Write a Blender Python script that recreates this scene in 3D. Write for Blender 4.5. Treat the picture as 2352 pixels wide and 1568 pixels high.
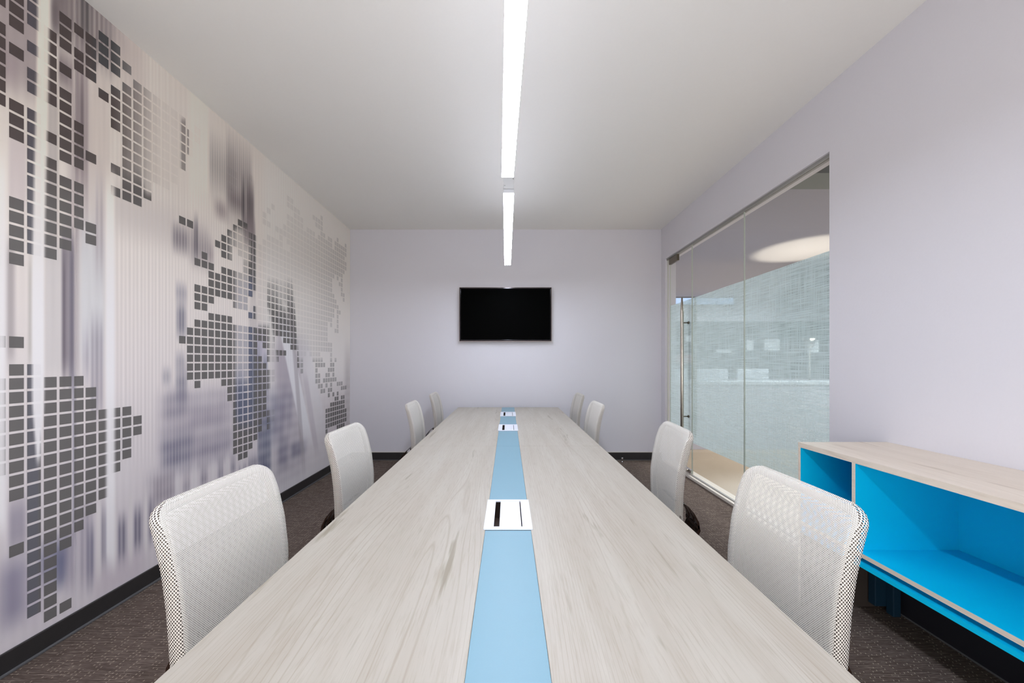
import bpy, bmesh, math, random
import numpy as np
from mathutils import Vector, Matrix

for o in list(bpy.data.objects):
    bpy.data.objects.remove(o, do_unlink=True)
S = bpy.context.scene
COL = S.collection
random.seed(4)

# ------------------------------------------------------------------ camera
FPX, CX, CY, H = 862.0, 1167.0, 831.0, 1.32       # focal length / principal point measured in the photo
cam = bpy.data.cameras.new('camera')
cam.sensor_fit = 'HORIZONTAL'; cam.sensor_width = 36
cam.lens = 36 * FPX / 2352
cam.shift_x = (1176 - CX) / 2352
cam.shift_y = (CY - 784) / 2352
cam.clip_start = 0.02
co = bpy.data.objects.new('camera', cam); COL.objects.link(co)
co.location = (0, 0, H); co.rotation_euler = (math.radians(90), 0, 0)
S.camera = co

# ------------------------------------------------------------------ world, exposure
S.view_settings.view_transform = 'Standard'
S.view_settings.look = 'None'
S.view_settings.exposure = 0.1
S.view_settings.gamma = 1.0
S.view_settings.use_curve_mapping = False
w = bpy.data.worlds.new('world'); S.world = w; w.use_nodes = True
w.node_tree.nodes['Background'].inputs[0].default_value = (0.75, 0.85, 1.0, 1)
w.node_tree.nodes['Background'].inputs[1].default_value = 0.6

LAMP_DOWN, LAMP_UP, REAR_FILL, OFFICE = 54.0, 6.5, 3.0, 560.0
FRONTAL_FILL, UP_FILL = 4.0, 58.0

def area(name, loc, rot, sx, sy, power, color=(1, 1, 1)):
    l = bpy.data.lights.new(name, 'AREA'); l.shape = 'RECTANGLE'
    l.size, l.size_y, l.energy, l.color = sx, sy, power, color
    o = bpy.data.objects.new(name, l); COL.objects.link(o)
    o.location = loc; o.rotation_euler = rot
    return o
# fill lights added behind the camera; lamps of the office beyond the glass
area('rear_ceiling_fill', (0, -1.3, 3.02), (0, 0, 0), 3.0, 1.0, REAR_FILL, (1, 0.985, 0.97))  # added overhead fill
area('rear_frontal_fill', (0, -2.25, 1.5), (math.radians(-90), 0, math.radians(180)), 3.6, 2.2, FRONTAL_FILL, (0.97, 0.985, 1))  # added broad frontal fill, stands for no known window
area('upward_fill', (0, -0.9, 0.9), (math.radians(180 - 48), 0, 0), 3.0, 1.0, UP_FILL, (1, 0.99, 0.97))  # added upward fill that brightens the ceiling
area('office_ceiling_lamp', (5.6, 4.4, 2.98), (0, 0, 0), 2.4, 2.4, OFFICE * 0.5, (1, 0.99, 0.98))
area('office_ceiling_lamp', (6.0, 8.6, 2.98), (0, 0, 0), 3.0, 2.0, OFFICE * 0.6, (0.95, 0.98, 1))

# ------------------------------------------------------------------ room measures
XL, XR, YB, YN, ZC = -2.129, 2.0645, 5.056, -2.4, 3.103

def lin(c):
    c = np.asarray(c, float) / 255.0
    return np.where(c <= 0.04045, c / 12.92, ((c + 0.055) / 1.055) ** 2.4)
def rgb(*c):
    l = lin(c); return (float(l[0]), float(l[1]), float(l[2]), 1.0)

# ------------------------------------------------------------------ materials
def new_mat(name):
    m = bpy.data.materials.new(name); m.use_nodes = True
    nt = m.node_tree; b = nt.nodes['Principled BSDF']
    return m, nt, b
def simple(name, col, rough=0.5, metal=0.0, spec=0.5, bump=0.0, bscale=200.0, var=0.0):
    m, nt, b = new_mat(name)
    b.inputs['Base Color'].default_value = col
    b.inputs['Roughness'].default_value = rough
    b.inputs['Metallic'].default_value = metal
    b.inputs['Specular IOR Level'].default_value = spec
    if bump or var:
        tc = nt.nodes.new('ShaderNodeTexCoord'); n = nt.nodes.new('ShaderNodeTexNoise')
        n.inputs['Scale'].default_value = bscale; n.inputs['Detail'].default_value = 3
        nt.links.new(tc.outputs['Object'], n.inputs['Vector'])
        if bump:
            bp = nt.nodes.new('ShaderNodeBump'); bp.inputs['Strength'].default_value = bump
            bp.inputs['Distance'].default_value = 0.002
            nt.links.new(n.outputs['Fac'], bp.inputs['Height']); nt.links.new(bp.outputs[0], b.inputs['Normal'])
        if var:
            mx = nt.nodes.new('ShaderNodeMix'); mx.data_type = 'RGBA'
            mx.inputs[6].default_value = tuple(c * (1 - var) for c in col[:3]) + (1,)
            mx.inputs[7].default_value = tuple(min(1, c * (1 + var)) for c in col[:3]) + (1,)
            nt.links.new(n.outputs['Fac'], mx.inputs[0]); nt.links.new(mx.outputs[2], b.inputs['Base Color'])
    return m
def emis(name, col, strength):
    m, nt, b = new_mat(name)
    b.inputs['Base Color'].default_value = (0.8, 0.8, 0.8, 1)
    b.inputs['Emission Color'].default_value = col
    b.inputs['Emission Strength'].default_value = strength
    return m

class NB:
    """small node-graph helper"""
    def __init__(s, nt): s.nt = nt
    def n(s, t, **kw):
        nd = s.nt.nodes.new(t)
        for k, v in kw.items(): setattr(nd, k, v)
        return nd
    def link(s, a, b): s.nt.links.new(a, b)
    def math(s, op, a, b=None, c=None, clamp=False):
        nd = s.n('ShaderNodeMath', operation=op, use_clamp=clamp)
        for i, v in enumerate((a, b, c)):
            if v is None: continue
            if isinstance(v, (int, float)): nd.inputs[i].default_value = v
            else: s.link(v, nd.inputs[i])
        return nd.outputs[0]
    def mapping(s, vec, scale, loc=(0, 0, 0)):
        nd = s.n('ShaderNodeMapping')
        nd.inputs['Scale'].default_value = scale; nd.inputs['Location'].default_value = loc
        s.link(vec, nd.inputs['Vector']); return nd.outputs[0]
    def noise(s, vec, scale, detail=2, rough=0.5, dist=0.0):
        nd = s.n('ShaderNodeTexNoise')
        nd.inputs['Scale'].default_value = scale; nd.inputs['Detail'].default_value = detail
        nd.inputs['Roughness'].default_value = rough; nd.inputs['Distortion'].default_value = dist
        s.link(vec, nd.inputs['Vector']); return nd.outputs['Fac']
    def ramp(s, fac, stops):
        nd = s.n('ShaderNodeValToRGB'); cr = nd.color_ramp
        while len(cr.elements) < len(stops): cr.elements.new(0.5)
        for e, (p, c) in zip(cr.elements, stops): e.position = p; e.color = c
        s.link(fac, nd.inputs[0]); return nd.outputs[0]
    def mix(s, fac, a, b, blend='MIX'):
        nd = s.n('ShaderNodeMix', data_type='RGBA', blend_type=blend)
        for i, v in ((0, fac), (6, a), (7, b)):
            if isinstance(v, (int, float)): nd.inputs[i].default_value = v
            elif isinstance(v, tuple): nd.inputs[i].default_value = v
            else: s.link(v, nd.inputs[i])
        return nd.outputs[2]
G = lambda v: (v, v, v, 1)

def wood_mat(name, base, dark, fleck, axis='y', rough=0.42):
    m, nt, b = new_mat(name); g = NB(nt)
    tc = g.n('ShaderNodeTexCoord').outputs['Object']
    sc = {'y': (1, 0.07, 1), 'x': (0.07, 1, 1), 'z': (1, 1, 0.07)}[axis]
    v = g.mapping(tc, sc)
    warp = g.noise(v, 4.0, 2, 0.5)
    vn = g.n('ShaderNodeVectorMath', operation='MULTIPLY_ADD')
    nd = g.n('ShaderNodeTexNoise'); nd.inputs['Scale'].default_value = 3.2; nd.inputs['Detail'].default_value = 1.5
    g.link(v, nd.inputs['Vector']); g.link(nd.outputs['Color'], vn.inputs[0])
    vn.inputs[1].default_value = (0.16, 0.16, 0.16); g.link(v, vn.inputs[2])
    grain = g.noise(vn.outputs[0], 150, 3, 0.6)
    soft = g.noise(v, 16, 3, 0.55)
    # growth lines: thin dark lines that swell into long arches
    sepw = g.n('ShaderNodeSeparateXYZ'); g.link(v, sepw.inputs[0])
    wv = g.noise(v, 2.6, 2, 0.5); wv2 = g.noise(v, 9, 1, 0.5)
    ax = sepw.outputs[0] if axis != 'x' else sepw.outputs[1]
    ph = g.math('ADD', g.math('MULTIPLY', ax, 72), g.math('ADD', g.math('MULTIPLY', wv, 48), g.math('MULTIPLY', wv2, 5.0)))
    ln = g.math('ABSOLUTE', g.math('SUBTRACT', g.math('FRACT', ph), 0.5))
    c = g.mix(g.math('MULTIPLY', g.ramp(soft, [(0.35, G(1)), (0.65, G(0))]), 0.35), base, dark)
    c = g.mix(g.math('MULTIPLY', g.ramp(ln, [(0.0, G(1)), (0.13, G(0))]), g.math('MULTIPLY', g.ramp(wv2, [(0.35, G(0)), (0.6, G(1))]), 0.55)), c, dark)
    c = g.mix(g.math('MULTIPLY', g.ramp(grain, [(0.5, G(0)), (0.68, G(1))]), 0.35), c, dark)
    fine = g.noise(g.mapping(tc, tuple(0.4 * k if k < 1 else k for k in sc)), 520, 2, 0.6)
    c = g.mix(g.math('MULTIPLY', g.ramp(fine, [(0.45, G(0)), (0.62, G(1))]), 0.25), c, tuple(k * 0.88 for k in base[:3]) + (1,))
    fl = g.noise(g.mapping(vn.outputs[0], (1, 1.5, 1) if axis == 'y' else (1.5, 1, 1), (3.1, 1.7, 0)), 13, 4, 0.6)
    c = g.mix(g.math('MULTIPLY', g.ramp(fl, [(0.635, G(0)), (0.70, G(1))]), 0.6), c, fleck)
    g.link(c, b.inputs['Base Color'])
    b.inputs['Roughness'].default_value = rough
    bp = g.n('ShaderNodeBump'); bp.inputs['Strength'].default_value = 0.06; bp.inputs['Distance'].default_value = 0.001
    g.link(grain, bp.inputs['Height']); g.link(bp.outputs[0], b.inputs['Normal'])
    return m

M = {}
M['table_wood'] = wood_mat('table_wood', rgb(182, 175, 163), rgb(150, 136, 118), rgb(120, 108, 84))
M['cab_wood'] = wood_mat('cabinet_wood', rgb(232, 219, 203), rgb(206, 190, 170), rgb(186, 168, 146))
M['strip_blue'] = simple('pale_blue_laminate', rgb(118, 156, 171), 0.42, bump=0.05, bscale=600, var=0.02)
M['white_plastic'] = simple('white_plastic', rgb(226, 228, 238), 0.35)
M['dark_gap'] = simple('dark_gap', rgb(60, 44, 34), 0.6)
M['paint'] = simple('lavender_wall_paint', rgb(221, 218, 223), 0.72, bump=0.12, bscale=90, var=0.012)
M['ceiling'] = simple('ceiling_paint', rgb(238, 235, 230), 0.85, bump=0.1, bscale=60, var=0.01)
M['blue'] = simple('cyan_laminate', rgb(0, 194, 236), 0.35, var=0.02, bscale=5)
M['black_base'] = simple('black_skirting', rgb(48, 46, 46), 0.32, bump=0.1, bscale=30, var=0.15)
M['metal'] = simple('brushed_steel', rgb(196, 188, 176), 0.28, 1.0)
M['dark_metal'] = simple('bronze_steel', rgb(120, 112, 98), 0.3, 1.0)
M['chrome'] = simple('chrome', rgb(220, 220, 222), 0.12, 1.0)
M['tv_frame'] = simple('gloss_dark_bezel', rgb(30, 24, 28), 0.15, 0.3)
M['tv_trim'] = simple('bezel_edge_trim', rgb(150, 132, 126), 0.25, 1.0)
M['tv_screen'] = simple('black_screen', (0.0004, 0.0004, 0.0004, 1), 0.5, spec=0.02)
M['chair_plastic'] = simple('dark_brown_gloss_plastic', rgb(46, 30, 22), 0.22)
M['chair_black'] = simple('black_nylon', rgb(30, 30, 32), 0.4)
M['chair_frame'] = simple('chair_frame_grey', rgb(120, 112, 104), 0.5)
M['seat_fabric'] = simple('seat_fabric', rgb(70, 66, 64), 0.9, bump=0.5, bscale=700)
M['white_body'] = simple('white_lamp_body', rgb(214, 216, 222), 0.5)
M['plate_white'] = simple('plate_white', rgb(248, 248, 250), 0.6)
M['sill'] = simple('cream_sill', rgb(222, 214, 202), 0.5)
M['grey_track'] = simple('grey_track', rgb(150, 148, 144), 0.45)
M['office_floor'] = simple('beige_floor', rgb(172, 154, 130), 0.4, var=0.06, bscale=1.5)
M['office_wall'] = simple('office_wall', rgb(196, 194, 204), 0.7, var=0.02, bscale=3)
M['office_ceiling'] = simple('office_ceiling', rgb(156, 154, 162), 0.8)
M['beam'] = simple('grey_beam', rgb(130, 134, 130), 0.8)
M['board_dark'] = simple('dark_teal_board', rgb(30, 48, 46), 0.8, var=0.2, bscale=4)
M['desk_white'] = simple('white_desk', rgb(226, 230, 238), 0.4)
M['paper'] = simple('paper', rgb(232, 236, 240), 0.8)
M['paper_yellow'] = simple('yellow_paper', rgb(226, 208, 130), 0.8)
M['paper_pink'] = simple('pink_paper', rgb(180, 140, 140), 0.8)
M['steel_blue'] = simple('steel_blue', rgb(90, 150, 190), 0.6)
M['dark_blue'] = simple('dark_blue_leg', rgb(14, 52, 74), 0.6)
M['shaded_board'] = simple('shaded_board', rgb(74, 64, 58), 0.7)  # wood darkened: the shade below the cabinet is in the colour
M['shade_back'] = simple('shade_black', rgb(30, 30, 38), 0.6, var=0.1, bscale=8)  # shade under the cabinet put into a near-black colour
M['diffuser'] = emis('lamp_diffuser', rgb(226, 236, 255), LAMP_DOWN)
M['uplight'] = emis('lamp_uplight', rgb(232, 238, 255), LAMP_UP)
M['sky_window'] = emis('daylight_pane', rgb(150, 190, 240), 1.0)

# carpet : brown loop pile with stripes running across the room and pale dashes in diagonal rows
def carpet():
    m, nt, b = new_mat('carpet'); g = NB(nt)
    tc = g.n('ShaderNodeTexCoord').outputs['Object']
    st = g.noise(g.mapping(tc, (6, 170, 1)), 1.0, 3, 0.7)
    st2 = g.noise(g.mapping(tc, (22, 420, 1), (5, 3, 0)), 1.0, 2, 0.7)
    c = g.ramp(st, [(0.34, rgb(74, 63, 56)), (0.52, rgb(122, 108, 98)), (0.70, rgb(166, 151, 138))])
    c = g.mix(g.ramp(st2, [(0.35, G(0)), (0.7, G(1))]), tuple(k for k in rgb(78, 66, 62)), c)
    # dashes: rows every 16 mm in y, each row shifted, dash cells 45 mm in x
    sep = g.n('ShaderNodeSeparateXYZ'); g.link(tc, sep.inputs[0])
    X, Y = sep.outputs[0], sep.outputs[1]
    cxn = g.math('MULTIPLY', X, 1 / 0.021); col_ = g.math('FLOOR', cxn); fx = g.math('FRACT', cxn)
    jit = g.n('ShaderNodeTexWhiteNoise', noise_dimensions='1D'); g.link(col_, jit.inputs['W'])
    ryn = g.math('ADD', g.math('MULTIPLY', Y, 1 / 0.0145), g.math('MULTIPLY', jit.outputs['Value'], 3.0))
    row = g.math('FLOOR', ryn); fy = g.math('FRACT', ryn)
    # each tick leans a little along the room
    lean = g.math('ADD', g.math('MULTIPLY', fy, 0.22), 0.1)
    dx_ = g.math('ABSOLUTE', g.math('SUBTRACT', fx, lean))
    on = g.math('MULTIPLY', g.math('LESS_THAN', dx_, 0.075), g.math('LESS_THAN', fy, 0.42))
    wn = g.n('ShaderNodeTexWhiteNoise', noise_dimensions='2D')
    cb = g.n('ShaderNodeCombineXYZ'); g.link(row, cb.inputs[0]); g.link(col_, cb.inputs[1]); g.link(cb.outputs[0], wn.inputs['Vector'])
    grp = g.noise(g.mapping(tc, (48, 14, 1), (2, 9, 0)), 1.0, 1)
    on = g.math('MULTIPLY', on, g.math('GREATER_THAN', g.math('ADD', g.math('MULTIPLY', wn.outputs['Value'], 0.35), grp), 0.72))
    c = g.mix(g.math('MULTIPLY', on, 0.5), c, rgb(226, 212, 186))
    g.link(c, b.inputs['Base Color']); b.inputs['Roughness'].default_value = 0.95
    b.inputs['Specular IOR Level'].default_value = 0.15
    bp = g.n('ShaderNodeBump'); bp.inputs['Strength'].default_value = 0.5; bp.inputs['Distance'].default_value = 0.002
    g.link(st2, bp.inputs['Height']); g.link(bp.outputs[0], b.inputs['Normal'])
    return m
M['carpet'] = carpet()

# perforated knit of the chair backs (UV in metres)
def knit(name, pitch, hole, col):
    m, nt, b = new_mat(name); g = NB(nt)
    uv = g.n('ShaderNodeUVMap'); uv.uv_map = 'UVMap'
    sep = g.n('ShaderNodeSeparateXYZ'); g.link(uv.outputs[0], sep.inputs[0])
    u = g.math('MULTIPLY', sep.outputs[0], 1 / pitch); v = g.math('MULTIPLY', sep.outputs[1], 1 / (pitch * 1.25))
    def dist(du):
        fu = g.math('SUBTRACT', g.math('FRACT', g.math('ADD', u, du)), 0.5)
        fv = g.math('SUBTRACT', g.math('FRACT', g.math('ADD', v, du)), 0.5)
        return g.math('ADD', g.math('MULTIPLY', fu, fu), g.math('MULTIPLY', fv, fv))
    d = g.math('MINIMUM', dist(0.0), dist(0.5))
    h = g.math('LESS_THAN', d, hole * hole)
    b.inputs['Base Color'].default_value = col; b.inputs['Roughness'].default_value = 0.75
    tr = g.n('ShaderNodeBsdfTransparent'); mx = g.n('ShaderNodeMixShader')
    g.link(h, mx.inputs[0]); g.link(b.outputs[0], mx.inputs[1]); g.link(tr.outputs[0], mx.inputs[2])
    bp = g.n('ShaderNodeBump'); bp.inputs['Strength'].default_value = 0.6; bp.inputs['Distance'].default_value = 0.0015
    g.link(d, bp.inputs['Height']); g.link(bp.outputs[0], b.inputs['Normal'])
    g.link(mx.outputs[0], nt.nodes['Material Output'].inputs[0])
    return m
M['knit'] = knit('white_knit', 0.0052, 0.205, rgb(230, 224, 214))
M['knit_shaded'] = knit('shaded_knit_rear', 0.0066, 0.25, rgb(150, 142, 132))  # darker copy of the knit, shade inside the back put into colour
M['knit_side'] = knit('white_knit_side', 0.0078, 0.27, rgb(228, 220, 210))

# clear glass, and frosted film with a woven linen print
def glass():
    m, nt, b = new_mat('clear_glass'); g = NB(nt)
    tr = g.n('ShaderNodeBsdfTransparent'); tr.inputs[0].default_value = (0.965, 0.978, 0.972, 1)
    gl = g.n('ShaderNodeBsdfGlossy'); gl.inputs['Roughness'].default_value = 0.01
    fr = g.n('ShaderNodeFresnel'); fr.inputs[0].default_value = 1.5
    ge = g.n('ShaderNodeNewGeometry')
    fac = g.math('MULTIPLY', fr.outputs[0], g.math('SUBTRACT', 1.0, ge.outputs['Backfacing']))
    mx = g.n('ShaderNodeMixShader'); g.link(fac, mx.inputs[0]); g.link(tr.outputs[0], mx.inputs[1]); g.link(gl.outputs[0], mx.inputs[2])
    g.link(mx.outputs[0], nt.nodes['Material Output'].inputs[0]); return m
M['glass'] = glass()
M['glass_edge'] = simple('green_glass_edge', rgb(196, 202, 190), 0.3)
M['silicone'] = simple('pale_joint', rgb(206, 206, 196), 0.4)
def film():
    m, nt, b = new_mat('linen_film'); g = NB(nt)
    tc = g.n('ShaderNodeTexCoord').outputs['Object']
    hz = g.noise(g.mapping(tc, (1, 3.5, 190)), 1.0, 2, 0.8, 0.0)
    vt = g.noise(g.mapping(tc, (1, 160, 3), (0, 4, 2)), 1.0, 2, 0.8, 0.0)
    lo = g.noise(tc, 1.6, 2)
    a = g.ramp(hz, [(0.38, G(0)), (0.60, G(1))]); c = g.ramp(vt, [(0.42, G(0)), (0.64, G(1))])
    op = g.math('ADD', g.math('MULTIPLY', g.math('MAXIMUM', a, c), 0.50), 0.20)
    op = g.math('ADD', op, g.math('MULTIPLY', lo, 0.12), clamp=True)
    df = g.n('ShaderNodeBsdfDiffuse'); df.inputs[0].default_value = rgb(226, 236, 240)
    tl = g.n('ShaderNodeBsdfTranslucent'); tl.inputs[0].default_value = rgb(232, 242, 244)
    ms = g.n('ShaderNodeMixShader'); ms.inputs[0].default_value = 0.45
    g.link(df.outputs[0], ms.inputs[1]); g.link(tl.outputs[0], ms.inputs[2])
    tr = g.n('ShaderNodeBsdfTransparent'); tr.inputs[0].default_value = (0.88, 0.94, 0.95, 1)
    mx = g.n('ShaderNodeMixShader'); g.link(op, mx.inputs[0]); g.link(tr.outputs[0], mx.inputs[1]); g.link(ms.outputs[0], mx.inputs[2])
    g.link(mx.outputs[0], nt.nodes['Material Output'].inputs[0]); return m
M['film'] = film()

# printed wallpaper: the print colours are stored per vertex
def print_mat():
    m, nt, b = new_mat('printed_wallpaper'); g = NB(nt)
    at = g.n('ShaderNodeVertexColor'); at.layer_name = 'print'
    tc = g.n('ShaderNodeTexCoord').outputs['Object']
    sp = g.noise(tc, 900, 2, 0.6)
    c = g.mix(0.10, at.outputs[0], g.ramp(sp, [(0.3, G(0.25)), (0.7, G(0.75))]), 'OVERLAY')
    g.link(c, b.inputs['Base Color']); b.inputs['Roughness'].default_value = 0.7
    b.inputs['Specular IOR Level'].default_value = 0.25
    return m
M['print'] = print_mat()

# ------------------------------------------------------------------ geometry helpers
def box(bm, x0, x1, y0, y1, z0, z1, mat=0, rot=None, pivot=(0, 0, 0)):
    x0, x1 = sorted((x0, x1)); y0, y1 = sorted((y0, y1)); z0, z1 = sorted((z0, z1))
    vs = [bm.verts.new(p) for p in ((x0, y0, z0), (x1, y0, z0), (x1, y1, z0), (x0, y1, z0), (x0, y0, z1), (x1, y0, z1), (x1, y1, z1), (x0, y1, z1))]
    fs = []
    for f in ((0, 3, 2, 1), (4, 5, 6, 7), (0, 1, 5, 4), (1, 2, 6, 5), (2, 3, 7, 6), (3, 0, 4, 7)):
        fc = bm.faces.new([vs[i] for i in f]); fc.material_index = mat; fs.append(fc)
    if rot is not None:
        bmesh.ops.rotate(bm, cent=pivot, matrix=rot, verts=vs)
    return fs     # bottom, top, -y, +x, +y, -x
def obj(name, bm, mats, parent=None, smooth=False, bevel=0.0, loc=None):
    me = bpy.data.meshes.new(name)
    bmesh.ops.recalc_face_normals(bm, faces=bm.faces)
    bm.to_mesh(me); bm.free()
    for m in (mats if isinstance(mats, (list, tuple)) else [mats]): me.materials.append(m)
    if smooth: me.polygons.foreach_set('use_smooth', [True] * len(me.polygons))
    o = bpy.data.objects.new(name, me); COL.objects.link(o)
    if parent is not None: o.parent = parent
    if loc: o.location = loc
    if bevel:
        md = o.modifiers.new('bevel', 'BEVEL'); md.width = bevel; md.segments = 2; md.limit_method = 'ANGLE'
    return o
def boxobj(name, dims, mat, parent=None, bevel=0.0):
    bm = bmesh.new(); box(bm, *dims); return obj(name, bm, mat, parent, bevel=bevel)
def empty(name, loc, label=None, cat=None, group=None, kind=None, rz=0):
    o = bpy.data.objects.new(name, None); COL.objects.link(o)
    o.location = loc; o.rotation_euler = (0, 0, rz); o.empty_display_size = 0.1
    tag(o, label, cat, group, kind); return o
def tag(o, label=None, cat=None, group=None, kind=None):
    if label: o['label'] = label
    if cat: o['category'] = cat
    if group: o['group'] = group
    if kind: o['kind'] = kind
    return o
def tube(bm, pts, r, seg=12, closed=False, caps=True):
    pts = [Vector(p) for p in pts]; n = len(pts); rings = []
    rr = r if isinstance(r, (list, tuple)) else [r] * n
    up = None
    for i, p in enumerate(pts):
        a = pts[i - 1] if (i > 0 or closed) else p; b = pts[(i + 1) % n] if (i < n - 1 or closed) else p
        t = (b - a).normalized()
        if up is None:
            up = Vector((0, 0, 1)) if abs(t.z) < 0.9 else Vector((1, 0, 0))
        side = t.cross(up).normalized(); up = side.cross(t).normalized()
        rings.append([bm.verts.new(p + rr[i] * (math.cos(2 * math.pi * k / seg) * side + math.sin(2 * math.pi * k / seg) * up)) for k in range(seg)])
    m = n if closed else n - 1
    for i in range(m):
        A, B = rings[i], rings[(i + 1) % n]
        for k in range(seg): bm.faces.new((A[k], A[(k + 1) % seg], B[(k + 1) % seg], B[k]))
    if caps and not closed:
        bm.faces.new(rings[0][::-1]); bm.faces.new(rings[-1])
def lathe(bm, prof, c=(0, 0, 0), seg=24):
    rings = [[bm.verts.new((c[0] + r * math.cos(2 * math.pi * k / seg), c[1] + r * math.sin(2 * math.pi * k / seg), c[2] + z)) for k in range(seg)] for r, z in prof]
    for A, B in zip(rings, rings[1:]):
        for k in range(seg): bm.faces.new((A[k], A[(k + 1) % seg], B[(k + 1) % seg], B[k]))
    bm.faces.new(rings[0][::-1]); bm.faces.new(rings[-1])

# ================================================================== THE ROOM
def struct(name, dims, mat): return tag(boxobj(name, dims, mat), kind='structure')
struct('floor', (XL - .15, XR, YN - .15, YB + .15, -.12, 0), M['carpet'])
bm = bmesh.new()     # ceiling: a hair higher towards the near left, as in the photograph
cz = lambda x, y: ZC + (0.036 * max(0, (YB - y) / 3.5) * (0.5 - x / 4.2))
vs = []
for dz in (0, .15):
    for x, y in ((XL - .1, YN - .1), (XR + .1, YN - .1), (XR + .1, YB + .1), (XL - .1, YB + .1)):
        vs.append(bm.verts.new((x, y, cz(x, y) + dz)))
for f in ((0, 1, 2, 3), (7, 6, 5, 4), (0, 4, 5, 1), (1, 5, 6, 2), (2, 6, 7, 3), (3, 7, 4, 0)): bm.faces.new([vs[i] for i in f])
tag(obj('ceiling', bm, M['ceiling']), kind='structure')
struct('wall_left', (XL - .15, XL, YN, YB, 0, ZC + .1), M['paint'])
struct('wall_back', (XL - .15, XR + .15, YB, YB + .15, 0, ZC + .1), M['paint'])
struct('wall_near', (XL - .15, XR + .15, YN - .15, YN, 0, ZC + .1), M['paint'])
# right wall with the glazed opening
GY0 = FPX * XR / (1905 - CX)          # near jamb
GY1 = FPX * XR / (1528 - CX)          # far jamb
GZ1 = H + 0.655 * XR                  # head of the opening
WT = 0.14
bm = bmesh.new()
box(bm, XR, XR + WT, YN, GY0, 0, ZC + .1)
box(bm, XR, XR + WT, GY1, YB, 0, ZC + .1)
box(bm, XR, XR + WT, GY0, GY1, GZ1, ZC + .1)
tag(obj('wall_right', bm, M['paint']), kind='structure')
# skirtings
def skirting(name, dims, gdims):
    o = tag(boxobj(name, dims, M['black_base'], bevel=0.004), kind='structure')
    boxobj('bottom_bead', gdims, M['grey_bead'], o, bevel=0.003)
    return o
M['grey_bead'] = simple('grey_bead', rgb(96, 96, 98), 0.3)
skirting('baseboard_left', (XL, XL + .012, YN, YB, 0, .094), (XL + .012, XL + .022, YN, YB, 0, .012))
skirting('baseboard_back', (XL + .012, XR, YB - .012, YB, 0, .104), (XL + .022, XR, YB - .018, YB - .012, 0, .008))
skirting('baseboard_right', (XR - .012, XR, YN, GY0, 0, .10), (XR - .02, XR - .012, YN, GY0, 0, .01))
boxobj('wall_joint', (XL + .02, XR - .02, YB - .007, YB, .104, .110), M['sill'], bpy.data.objects['baseboard_back'])

# glazing -----------------------------------------------------------
GX = XR + 0.03           # room face of the glass
GT = 0.008
SILL = 0.035
tag(boxobj('trim_1', (XR - .012, GX + .10, GY0, GY1, 0, .028), M['sill'], bevel=.003), kind='structure')
trk = tag(boxobj('trim_2', (GX - .012, GX + .03, GY0, GY1, GZ1 - .022, GZ1), M['grey_track']), kind='structure')
ZT = GZ1 - .022
ypx = lambda px, X: FPX * X / (px - CX)
YD = ypx(1589, GX)          # door / fixed pane joint
YP = ypx(1709, GX)          # joint of the two fixed panes
FZ0, FZ1 = H - 0.440 * GX, H + 0.347 * GX
def pane(name, y0, y1, parent, z0=.03, z1=ZT):
    p = boxobj('pane', (GX, GX + GT, y0, y1, z0, z1), M['glass'], parent)
    boxobj('frosted_film', (GX + GT + .0006, GX + GT + .0012, y0, y1, FZ0, FZ1), M['film'], parent)
    bm = bmesh.new()
    box(bm, GX - .0004, GX + GT + .0004, y0, y0 + .0025, z0, z1)
    box(bm, GX - .0004, GX + GT + .0004, y1 - .0025, y1, z0, z1)
    obj('glass_edge', bm, M['glass_edge'], parent)
    return p
win = empty('window_1', (0, 0, 0), kind='structure')
for a, b in ((GY0, YP - .002), (YP + .002, YD - .006)): pane('pane', a, b, win)
boxobj('joint_strip', (GX + .002, GX + GT - .002, YP - .0018, YP + .0018, .03, ZT), M['silicone'], win)
boxobj('floor_channel', (GX - .008, GX + GT + .008, GY0, YD - .006, .028, .036), M['grey_track'], win)
door = empty('door_1', (0, 0, 0), kind='structure')
pane('pane', YD + .002, GY1 - .075, door, z0=.042, z1=ZT - .008)
boxobj('side_light', (GX, GX + GT, GY1 - .068, GY1 - .002, .03, ZT), M['glass'], door)
boxobj('jamb_profile', (GX - .002, GX + GT + .004, GY1 - .012, GY1, .03, ZT), M['silicone'], door)
boxobj('top_patch_fitting', (GX - .012, GX + GT + .012, GY1 - .30, GY1 - .07, ZT - .075, ZT + .01), M['dark_metal'], door, .003)
boxobj('bottom_patch_fitting', (GX - .012, GX + GT + .012, YD + .004, YD + .17, .035, .085), M['chrome'], door, .003)
bm = bmesh.new()
lathe(bm, [(.016, 0), (.016, .02), (.012, .024)], (GX - .03, YD + .06, .06), 16)
obj('lock_cylinder', bm, M['metal'], door, True)
HX = XR - .047; HY = FPX * HX / (1566.5 - CX)
s = FPX / HY
bm = bmesh.new()
zt, zb = H + (831 - 684) / s, H - (1005 - 831) / s
tube(bm, [(HX, HY, zb), (HX, HY, zb + .14), (HX, HY, zt - .16), (HX, HY, zt)], [.009, .0185, .0185, .009], 20)
hd = obj('handle', bm, M['metal'], door, True)
bm = bmesh.new()
for z in (H + (831 - 741) / s, H - (956 - 831) / s):
    tube(bm, [(HX, HY, z), (GX, HY, z)], .0065, 12)
    tube(bm, [(GX - .007, HY, z), (GX, HY, z)], .016, 16)
    tube(bm, [(GX + GT, HY, z), (GX + GT + .06, HY, z)], .0065, 12)
tube(bm, [(GX + .075, HY, zb), (GX + .075, HY, zb + .14), (GX + .075, HY, zt - .16), (GX + .075, HY, zt)], [.009, .0185, .0185, .009], 20)
obj('handle_standoff', bm, M['dark_metal'], door, True)

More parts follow.
